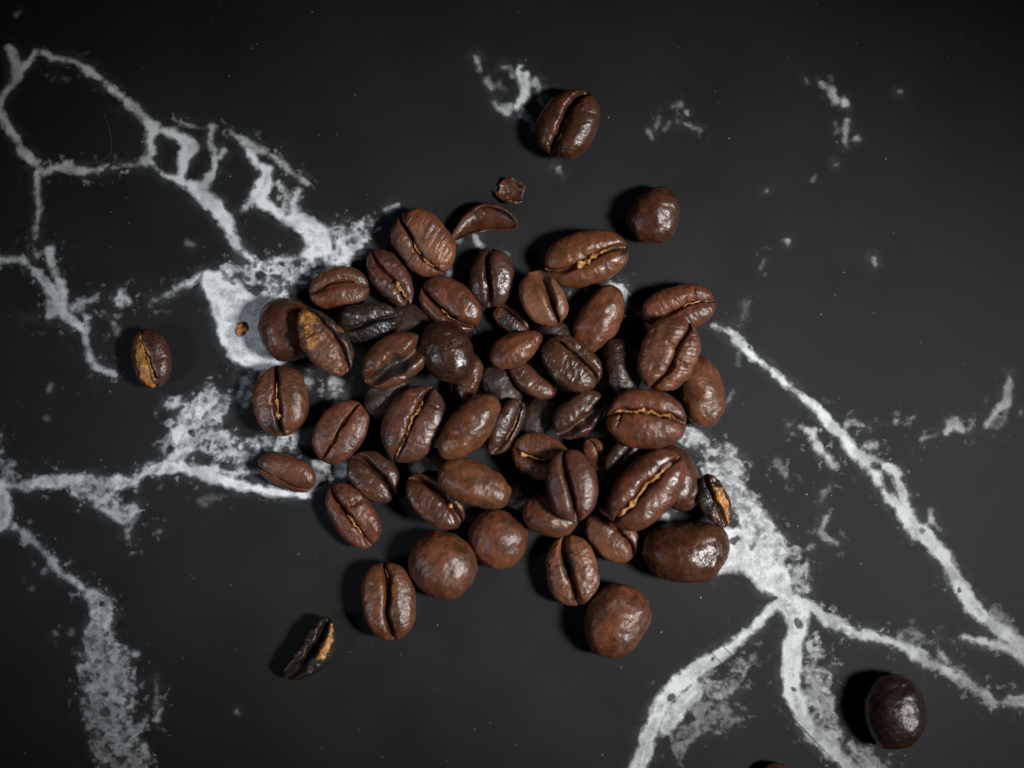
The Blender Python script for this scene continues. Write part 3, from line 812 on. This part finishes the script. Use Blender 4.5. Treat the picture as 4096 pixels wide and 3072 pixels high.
# --- added filler beans under the heap, coloured dark to stand for gap shade
GAP_SHADE = (.020, .0088, .0056, .52)
place(N_, 'filler bean added to darken the gap above the broken charred one', C_, (828, 655, 944, 745), 30, dict(smooth, asp=.68), 80, roll=170, col=GAP_SHADE, group=GB)
place(N_, 'filler bean added to darken the gap right of the thin edge-on one', C_, (1030, 790, 1136, 882), 60, dict(smooth, asp=.70), 81, roll=165, col=GAP_SHADE, group=GB)
place(N_, 'filler bean added to darken the gap below the ridged reddish one', C_, (1112, 850, 1214, 950), -40, dict(smooth, asp=.70), 82, roll=175, col=GAP_SHADE, group=GB)
place(N_, 'filler bean added to darken the gap left of the wide gold lined bean', C_, (1236, 880, 1346, 968), 20, dict(smooth, asp=.70), 83, roll=170, col=GAP_SHADE, group=GB)
place(N_, 'filler bean added to darken the gap above the smooth orange brown one', C_, (880, 962, 990, 1052), 15, dict(smooth, asp=.68), 84, roll=170, col=GAP_SHADE, group=GB)
place(N_, 'filler bean added to darken the gap left of the purple brown one', C_, (1086, 1020, 1196, 1110), -30, dict(smooth, asp=.70), 85, roll=170, col=GAP_SHADE, group=GB)
place(N_, 'filler bean added to darken the gap behind the forked crease one', C_, (1150, 690, 1252, 780), 50, dict(smooth, asp=.70), 86, roll=170, col=GAP_SHADE, group=GB)
place(N_, 'filler bean added to darken the gap under the large gold flecked one', C_, (780, 800, 890, 900), -50, dict(smooth, asp=.66), 87, roll=170, col=GAP_SHADE, group=GB)

# --- first layer, on the table
place(N_, 'round dark brown bean at the left edge, partly under the golden one', C_, (556, 643, 680, 781), 76, dict(smooth, asp=.86), 10, roll=178, col='deep', group=GB)
place(N_, 'charred lumpy bean between the golden bean and the curled one', C_, (728, 652, 860, 740), -12, dict(asp=.62, cr=(-.1, 0, 0, .1), sw=.05, lump=.09, rough=.02, wr=.02, char=((-.6, .8, -.8, .1),)), 11, roll=10, col=(.024, .0145, .011, .40), group=GB)
place(N_, 'curled bean whose crease arches upward, at upper left of the heap', C_, (667, 574, 798, 671), -8, dict(asp=.74, cr=(.30, 0, -.42, .05), sw=.03, ld=.10, lw=.2, lobe=-.02, wr=.014), 12, roll=6, col='mid', group=GB, skin=(.55, .85, .03, .1, 1.2))
place(N_, 'slim bean with a lump of golden skin at its lower end', C_, (791, 539, 894, 664), 57, dict(asp=.55, cr=(-.12, .1, 0, .1), sw=.05, ld=.09, lump=.06, wr=.014, hr=.8), 13, roll=-10, col='purple', group=GB, skin=(.2, .85, .10, .01, 1.6))
place(N_, 'large wrinkled light brown bean at the top left of the heap', C_, (842, 450, 986, 598), 54, dict(asp=.76, cr=(-.32, .10, .10, -.12), sw=.042, sd=.28, ld=.06, wr=.020, wskew=4, cracks=((.55, 1, .35, .035, .04), (.8, 1, .3, .03, .03))), 14, roll=6, col='light', group=GB, skin=[(-.15, .25, .034, .06, 1.5), (.3, .75, .028, .08, 1.5)])
place(N_, 'dark bean with a broad black crease behind the reddish bean', C_, (1012, 537, 1111, 664), 93, dict(asp=.76, cr=(-.22, .12, 0, .06), sw=.06, sd=.32, ld=.08, wr=.008), 15, roll=-8, col=(.036, .0165, .0125, .33), group=GB)
place(N_, 'bean with forked crease opening wide at its upper end', C_, (1119, 586, 1230, 703), 60, dict(asp=.74, cr=(.34, -.22, 0, 0), sw=.12, swt=-.75, sd=.36, ld=.07, wr=.012), 16, roll=0, col='light', group=GB)
place(N_, 'bean with gold lined crease at upper right of the heap', C_, (1176, 496, 1358, 623), -14, dict(asp=.68, cr=(-.06, .12, 0, .13), sw=.045, sd=.26, ld=.07, wr=.010, char=((.72, .95, -.5, .1), (-.99, -.86, -.4, .2))), 17, roll=4, col=(.090, .036, .0185, .36), group=GB, skin=[(-.30, .50, .066, .005, 1.3), (.45, .85, .034, .03, 1.3)])
place(N_, 'bean with cracked crease, uppermost of three at the right edge', C_, (1387, 612, 1546, 728), -16, dict(asp=.70, cr=(.02, .08, -.1, .10), sw=.03, sd=.22, ld=.09, wr=.020, cracks=((.45, 1, .5, .022, .06), (.2, 1, .25, .03, .05))), 18, roll=8, col='red', group=GB, skin=(.1, .8, .03, .05, 1.3))
place(N_, 'smooth bean lying crease down at the right edge of the heap', C_, (1462, 769, 1568, 923), 82, dict(smooth, asp=.70), 19, roll=168, col='mid', group=GB)
place(N_, 'bean with deep shade in its colour, in the gap left of the wrinkled right one', C_, (1300, 730, 1392, 872), 84, dict(smooth, asp=.66, wr=.014), 20, roll=150, col=(.026, .012, .0085, .4), group=GB)  # shade of the gap is put into the bean colour
place(N_, 'bean with gold in its crease and a charred patch, left edge of heap', C_, (546, 789, 668, 943), 84, dict(asp=.78, cr=(-.10, .02, 0, -.06), sw=.06, sd=.3, ld=.06, wr=.008, char=((.45, .92, -.75, -.15),), cracks=((.15, -1, .5, .02, .04), (.86, 1, .4, .025, .05))), 21, roll=0, col='mid', group=GB, skin=[(-.05, .55, .05, .02, 1.2), (-.5, -.02, .025, .07, 1.3)])
place(N_, 'small half bean on edge with a flat side, at far left below', C_, (554, 977, 685, 1063), 21, dict(asp=.56, cr=(-.50, 0, 0, 0), sw=.03, sd=.2, ld=.04, hr=.72, wr=.008, flat=.9), 22, roll=22, col='red', group=GB, skin=(-.8, .1, .016, .03, 1.0))
place(N_, 'broken bean with a stepped edge at lower left of the heap', C_, (704, 1041, 824, 1188), 57, dict(asp=.60, cr=(-.15, .06, 0, .04), sw=.05, sd=.22, ld=.07, lump=.06, wr=.016, lobe=.035, cracks=((-.3, 1, .7, .08, .10),)), 23, roll=6, col='red', group=GB, skin=(-.1, .65, .045, .03, 1.5))
place(N_, 'big round bean lying crease down at the bottom of the heap', C_, (880, 1146, 1033, 1296), 35, dict(smooth, asp=.92, rough=.007), 24, roll=180, col='mid', group=GB)
place(N_, 'bean with neat dark crease, lowest left bean of the heap', C_, (779, 1214, 899, 1383), 83, dict(asp=.70, cr=(-.04, .04, 0, -.10), sw=.055, sd=.3, ld=.08, wr=.008), 25, roll=0, col='orange', group=GB, skin=(-.85, -.2, .025, .14, 1.2), tint=(.35, .3, .3, 1))
place(N_, 'large smooth bean lying crease down, lowest of the heap', C_, (1262, 1258, 1408, 1424), -62, dict(smooth, asp=.82, egg=.04), 26, roll=180, col='mid', group=GB)
place(N_, 'glossy kidney shaped bean lying on its side at lower right', C_, (1386, 1127, 1577, 1259), -4, dict(smooth, asp=.68, bend=-.24, egg=.12, hr=.8), 27, roll=176, col=(.046, .0185, .0115, .30), group=GB)
place(N_, 'round brown bean beside the biggest round one', C_, (1009, 1099, 1141, 1231), 30, dict(smooth, asp=.94), 28, roll=180, col='red', group=GB)
place(N_, 'bumpy bean with tar black crease at the bottom of the heap', C_, (1178, 1156, 1296, 1309), 82, dict(asp=.76, cr=(-.14, .14, 0, .05), sw=.07, sd=.34, ld=.07, wr=.012, rough=.016, char=((-.6, .2, -.28, .06),), cracks=((.45, -1, .5, .025, .05),)), 29, roll=0, col='light', group=GB)
place(N_, 'heart shaped bean tucked under the long gold lined bean', C_, (1262, 1092, 1381, 1216), 50, dict(asp=.72, cr=(.32, .06, 0, .05), sw=.04, sd=.26, ld=.08, wr=.008, egg=.06), 30, roll=0, col='light', group=GB)
place(N_, 'bean with torn lip under the purple brown bean', C_, (1128, 1068, 1252, 1161), 12, dict(smooth, asp=.72), 31, roll=165, col='mid', group=GB)
place(N_, 'bean mostly hidden behind the long gold lined bean', C_, (1412, 958, 1516, 1104), 72, dict(smooth, asp=.66, wr=.01), 32, roll=150, col='dark', group=GB)
place('bean_fragment', 'dark bean fragment with gold edge at the right end of heap', 'bean fragment', (1507, 1021, 1580, 1142), 68, dict(asp=.52, blunt=1.35, cr=(.05, 0, 0, .1), sw=.05, sd=.25, ld=.06, lump=.16, wr=.02, rough=.02, gold=((-.35, .98, .10, .80),), char=((-.9, .3, -.9, -.1),)), 33, roll=-6, col='dark')
place(N_, 'dark bean with black crease near the neat oval one', C_, (746, 974, 868, 1086), 44, dict(flat=.52, asp=.76, cr=(.22, -.05, 0, .02), sw=.07, sd=.34, ld=.06, wr=.008), 34, roll=-4, col='dark', group=GB)
place(N_, 'neat oval bean with thin straight crease, left side', C_, (675, 862, 798, 1005), -57, dict(flat=.52, asp=.72, cr=(.02, 0, 0, .03), sw=.034, sd=.24, ld=.03, wr=.006), 35, roll=0, col='red', group=GB, skin=(-.5, .7, .02, .12, 1.4), tint=(.4, .32, .3, 1))
place(N_, 'reddish ridged bean with heap shade in its colour, left of the dark wrinkled bean', C_, (1094, 776, 1206, 860), 38, dict(asp=.58, cr=(.55, 0, 0, 0), sw=.03, wr=.024, wskew=0), 37, roll=-25, col=(.055, .021, .0125, .38), group=GB)  # colour darkened to stand for shade inside the heap
place(N_, 'dark narrow bean, deepened by painted shade, with skin along its edge near the centre', C_, (1048, 860, 1137, 981), -62, dict(asp=.52, cr=(-.30, 0, 0, 0), sw=.06, ld=.06, wr=.012), 38, roll=30, col=(.030, .0135, .0095, .38), group=GB, skin=(-.4, .75, .03, .06, 1.2), tint=(.5, .42, .42, 1))  # dark bean, colour lowered further for the heap's inner shade
place(N_, 'dark lobe of a bean, shade painted in, with wide dark crease right of centre', C_, (1194, 842, 1312, 950), -38, dict(asp=.66, cr=(-.32, 0, 0, 0), sw=.12, sd=.36, ld=.06, wr=.012), 39, roll=12, col=(.036, .0165, .0115, .40), group=GB)  # dark lobe, with heap shade added to its colour
place(N_, 'small bean lobe standing in the gap beside the purple brown bean', C_, (1258, 945, 1318, 1024), 62, dict(asp=.60, cr=(.4, 0, 0, 0), wr=.014), 40, roll=20, col='light', group=GB)
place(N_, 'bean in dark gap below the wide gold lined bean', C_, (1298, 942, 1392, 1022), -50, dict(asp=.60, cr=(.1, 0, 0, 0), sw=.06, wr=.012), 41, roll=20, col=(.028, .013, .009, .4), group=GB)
place('bean_shell', 'dark chipped piece behind the teardrop bean', 'bean shell', (1062, 652, 1143, 722), 40, dict(asp=.62, cr=(.35, 0, 0, 0), sw=.05, lump=.07, wr=.014, char=((-.5, .6, -.8, .25),)), 42, roll=-10, col='mid')
place(N_, 'broken bean with a charred hollow, left of the glossy dark one', C_, (779, 718, 926, 840), -34, dict(asp=.70, cr=(-.22, .10, 0, -.05), sw=.15, sd=.34, ld=.05, lump=.05, wr=.014, char=((-.75, .35, -.5, .12),)), 43, roll=6, col=(.056, .022, .0125, .38), group=GB)  # charred hollow is real; skin colour also darkened as heap shade
place(N_, 'thin edge-on bean right under the glossy dark bean', C_, (974, 752, 1039, 882), 108, dict(asp=.62, cr=(-.35, 0, 0, 0), sw=.03, ld=.05, wr=.01, hr=.72), 44, roll=42, col=(.056, .021, .0135, .36), group=GB)
place(N_, 'bean with short golden crease, under the purple brown bean', C_, (1104, 934, 1240, 1040), 20, dict(asp=.72, cr=(-.02, .02, 0, .10), sw=.045, sd=.24, ld=.07, wr=.014), 45, roll=8, col='orange', group=GB, skin=(-.75, .1, .05, .02, 1.4))

# --- second layer
place(N_, 'bean broken open showing golden crumpled inside, left of heap', C_, (640, 667, 766, 813), 56, dict(asp=.56, cr=(.52, 0, 0, .04), sw=.05, ld=.06, lump=.11, rough=.03, wr=.012, hr=.78, gold=((-.95, -.05, -.95, .45),), char=((-.98, .8, .62, .99),)), 50, roll=-6, col='light', group=GB, skin=[(-.84, -.16, .17, .02, 1.3, -.95)])
place(N_, 'reddish bean with deep curved crease, upper middle of the heap', C_, (904, 596, 1041, 724), 40, dict(asp=.70, cr=(-.34, .08, .10, 0), sw=.055, sd=.28, ld=.10, wr=.006), 51, roll=12, col=(.074, .0275, .0185, .35), group=GB, skin=(-.1, .65, .026, .10, 1.4))
place(N_, 'large bean with gold flecked crease left of centre', C_, (821, 834, 968, 999), -62, dict(asp=.74, cr=(.02, .04, 0, .04), sw=.05, sd=.28, ld=.06, wr=.008, cracks=((.62, 1, .35, .02, .04), (.66, -1, .5, .02, .05), (.0, 1, .22, .02, .03), (-.25, 1, .2, .02, .03))), 52, roll=-4, col='purple', group=GB, skin=[(-.35, .62, .046, .04, 1.6), (-.92, -.35, .026, .09, 1.4)])
place(N_, 'golden brown bean lying on its side at the centre', C_, (944, 852, 1084, 994), -49, dict(smooth, asp=.52, hr=.9, wr=.012, rough=.009), 53, roll=160, col=(.086, .034, .0165, .36), group=GB)
place(N_, 'dark bean with long shadowed crease under the orange one', C_, (872, 1026, 1008, 1141), 42, dict(flat=.52, asp=.62, cr=(.36, -.04, 0, 0), sw=.075, sd=.32, ld=.05, wr=.010), 54, roll=-6, col='deep', group=GB, skin=(.38, .52, .045, .06, 1.0))
place(N_, 'smooth orange brown bean lying crease down below the centre', C_, (942, 992, 1108, 1098), 24, dict(smooth, asp=.56, hr=.84, wr=.010), 55, roll=172, col='orange', group=GB)
place(N_, 'teardrop shaped bean with pointed right end', C_, (1059, 711, 1170, 799), -26, dict(smooth, asp=.62, egg=-.22, blunt=1.9), 56, roll=160, col='mid', group=GB)
place(N_, 'smooth brown bean with bright highlight below the upper right one', C_, (1232, 617, 1352, 760), -60, dict(smooth, asp=.57, hr=.80), 57, roll=172, col='mid', group=GB)
place(N_, 'dark wrinkled bean right of the centre', C_, (1166, 726, 1304, 846), 42, dict(flat=.52, asp=.70, cr=(.38, .03, 0, 0), sw=.03, sd=.20, ld=.08, wr=.014, rough=.016), 58, roll=-4, col=(.040, .0185, .0115, .34), group=GB)
place(N_, 'bean with wide gold lined crease at the right of the heap', C_, (1310, 839, 1484, 971), 5, dict(asp=.74, cr=(.20, -.06, -.1, 0), sw=.05, sd=.26, ld=.09, lw=.2, wr=.010, cracks=((-.68, -1, .5, .028, .06),)), 59, roll=0, col='red', group=GB, skin=[(-.86, .72, .05, .03, 1.5)])
place(N_, 'heavily wrinkled bean with forked black crease at right', C_, (1376, 684, 1513, 846), -64, dict(asp=.76, cr=(-.22, -.30, 0, .16), sw=.042, sd=.26, ld=.08, lump=.08, wr=.034, cracks=((-.05, -1, .5, .035, .11), (.2, 1, .4, .045, .09))), 60, roll=4, col='light', group=GB)
place(N_, 'purple brown bean with straight black crease at lower centre', C_, (1179, 971, 1293, 1128), 83, dict(asp=.72, cr=(-.12, .20, 0, .03), sw=.06, sd=.32, ld=.07, wr=.005), 61, roll=2, col='purple', group=GB)
place(N_, 'longest bean with a bright gold line along its crease', C_, (1311, 969, 1485, 1148), -45, dict(asp=.62, cr=(.08, -.04, 0, .05), sw=.045, sd=.24, ld=.07, wr=.006, blunt=2.6), 62, roll=2, col=(.070, .0255, .0175, .34), group=GB, skin=[(-.84, .78, .045, .005, 1.0)])
place(N_, 'glossy almost black bean on top of the heap', C_, (910, 690, 1023, 832), 66, dict(smooth, asp=.78, egg=.05), 63, roll=180, col='gloss', group=GB, tol=.10)

# ------------------------------------------------------------------ crumbs and dust


def crumb(name, label, sx, sy, size, col, seed, mat=SKIN):
    n, k = 12, 16
    th = np.linspace(0.05, math.pi - .05, n); ph = np.arange(k) / k * 2 * math.pi
    Tm, Pm = np.meshgrid(th, ph, indexing='ij')
    d = np.stack([np.sin(Tm) * np.cos(Pm), np.sin(Tm) * np.sin(Pm), np.cos(Tm)], -1).reshape(-1, 3)
    r = 1 + .75 * fbm(d[:, 0] * 1.6, d[:, 1] * 1.6, d[:, 2] * 1.6, seed, 3)
    V = d * r[:, None] * np.array(size) * U
    idx = np.arange(n * k).reshape(n, k); nx = np.roll(idx, -1, 1)
    q = np.stack([idx[:-1], idx[1:], nx[1:], nx[:-1]], -1).reshape(-1, 4)
    tri = np.concatenate([q[:, [0, 1, 2]], q[:, [0, 2, 3]]])
    p = at(sx, sy, -V[:, 2].min())
    o = link_mesh(name, V, tri, mat)
    o.location = p; o.color = col
    o['label'] = label; o['category'] = 'crumb'
    return o


crumb('crumb', 'tiny orange flake on the white marble patch, left of the heap', 521 * VS, 709 * VS, (20, 26, 5), (1.9, 1.5, 1.1, 1), 5)  # tint brightened to offset the shade of the round bean beside it


def fibre():
    pts = np.array([(418, 458), (432, 500), (443, 545), (446, 590), (438, 622), (400, 648), (362, 655)], float)
    fine = []
    for a, b in zip(pts[:-1], pts[1:]):
        for s in np.linspace(0, 1, 5)[:-1]: fine.append(a + (b - a) * s)
    fine.append(pts[-1])
    ring = []
    for i, (x, y) in enumerate(fine):
        c = at(x, y, 3 * U + 4 * U * math.sin(i * .4) ** 2)
        a = fine[min(i + 1, len(fine) - 1)] - fine[max(i - 1, 0)]; a /= np.linalg.norm(a)
        nrm = np.array([a[1], a[0], 0.0])
        for k in range(6):
            w = k / 6 * 2 * math.pi
            ring.append(c + (nrm * math.cos(w) + np.array([0, 0, 1.0]) * math.sin(w)) * 0.9 * U)
    n = len(fine); idx = np.arange(n * 6).reshape(n, 6); nx = np.roll(idx, -1, 1)
    q = np.stack([idx[:-1], nx[:-1], nx[1:], idx[1:]], -1).reshape(-1, 4)
    o = link_mesh('stray_fibre', ring, q, HAIR)
    o['label'] = 'thin curved stray fibre on the black table at upper left'; o['category'] = 'fibre'


fibre()


def dust():
    rng = np.random.default_rng(4)
    V, F = [], []
    for i in range(260):
        sx, sy = rng.uniform(-200, FW + 200), rng.uniform(-200, FH + 200)
        r = rng.choice([1.6, 2.2, 3.0, 4.2], p=[.5, .3, .15, .05]) * U
        z = r * .5
        c = at(sx, sy, z)
        a = rng.uniform(0, 6.28); e = rng.uniform(.5, 1.0)
        b = len(V)
        for dx, dy, dz in ((1, 0, 0), (-1, 0, 0), (0, e, 0), (0, -e, 0), (0, 0, .5), (0, 0, -.5)):
            V.append(c + r * np.array([dx * math.cos(a) - dy * math.sin(a), dx * math.sin(a) + dy * math.cos(a), dz]))
        for f in ((0, 2, 4), (2, 1, 4), (1, 3, 4), (3, 0, 4), (2, 0, 5), (1, 2, 5), (3, 1, 5), (0, 3, 5)): F.append([b + q for q in f])
    o = link_mesh('dust', V, F, DUST, smooth=False)
    o['kind'] = 'stuff'; o['label'] = 'pale dust specks scattered over the black table top'; o['category'] = 'dust'


dust()
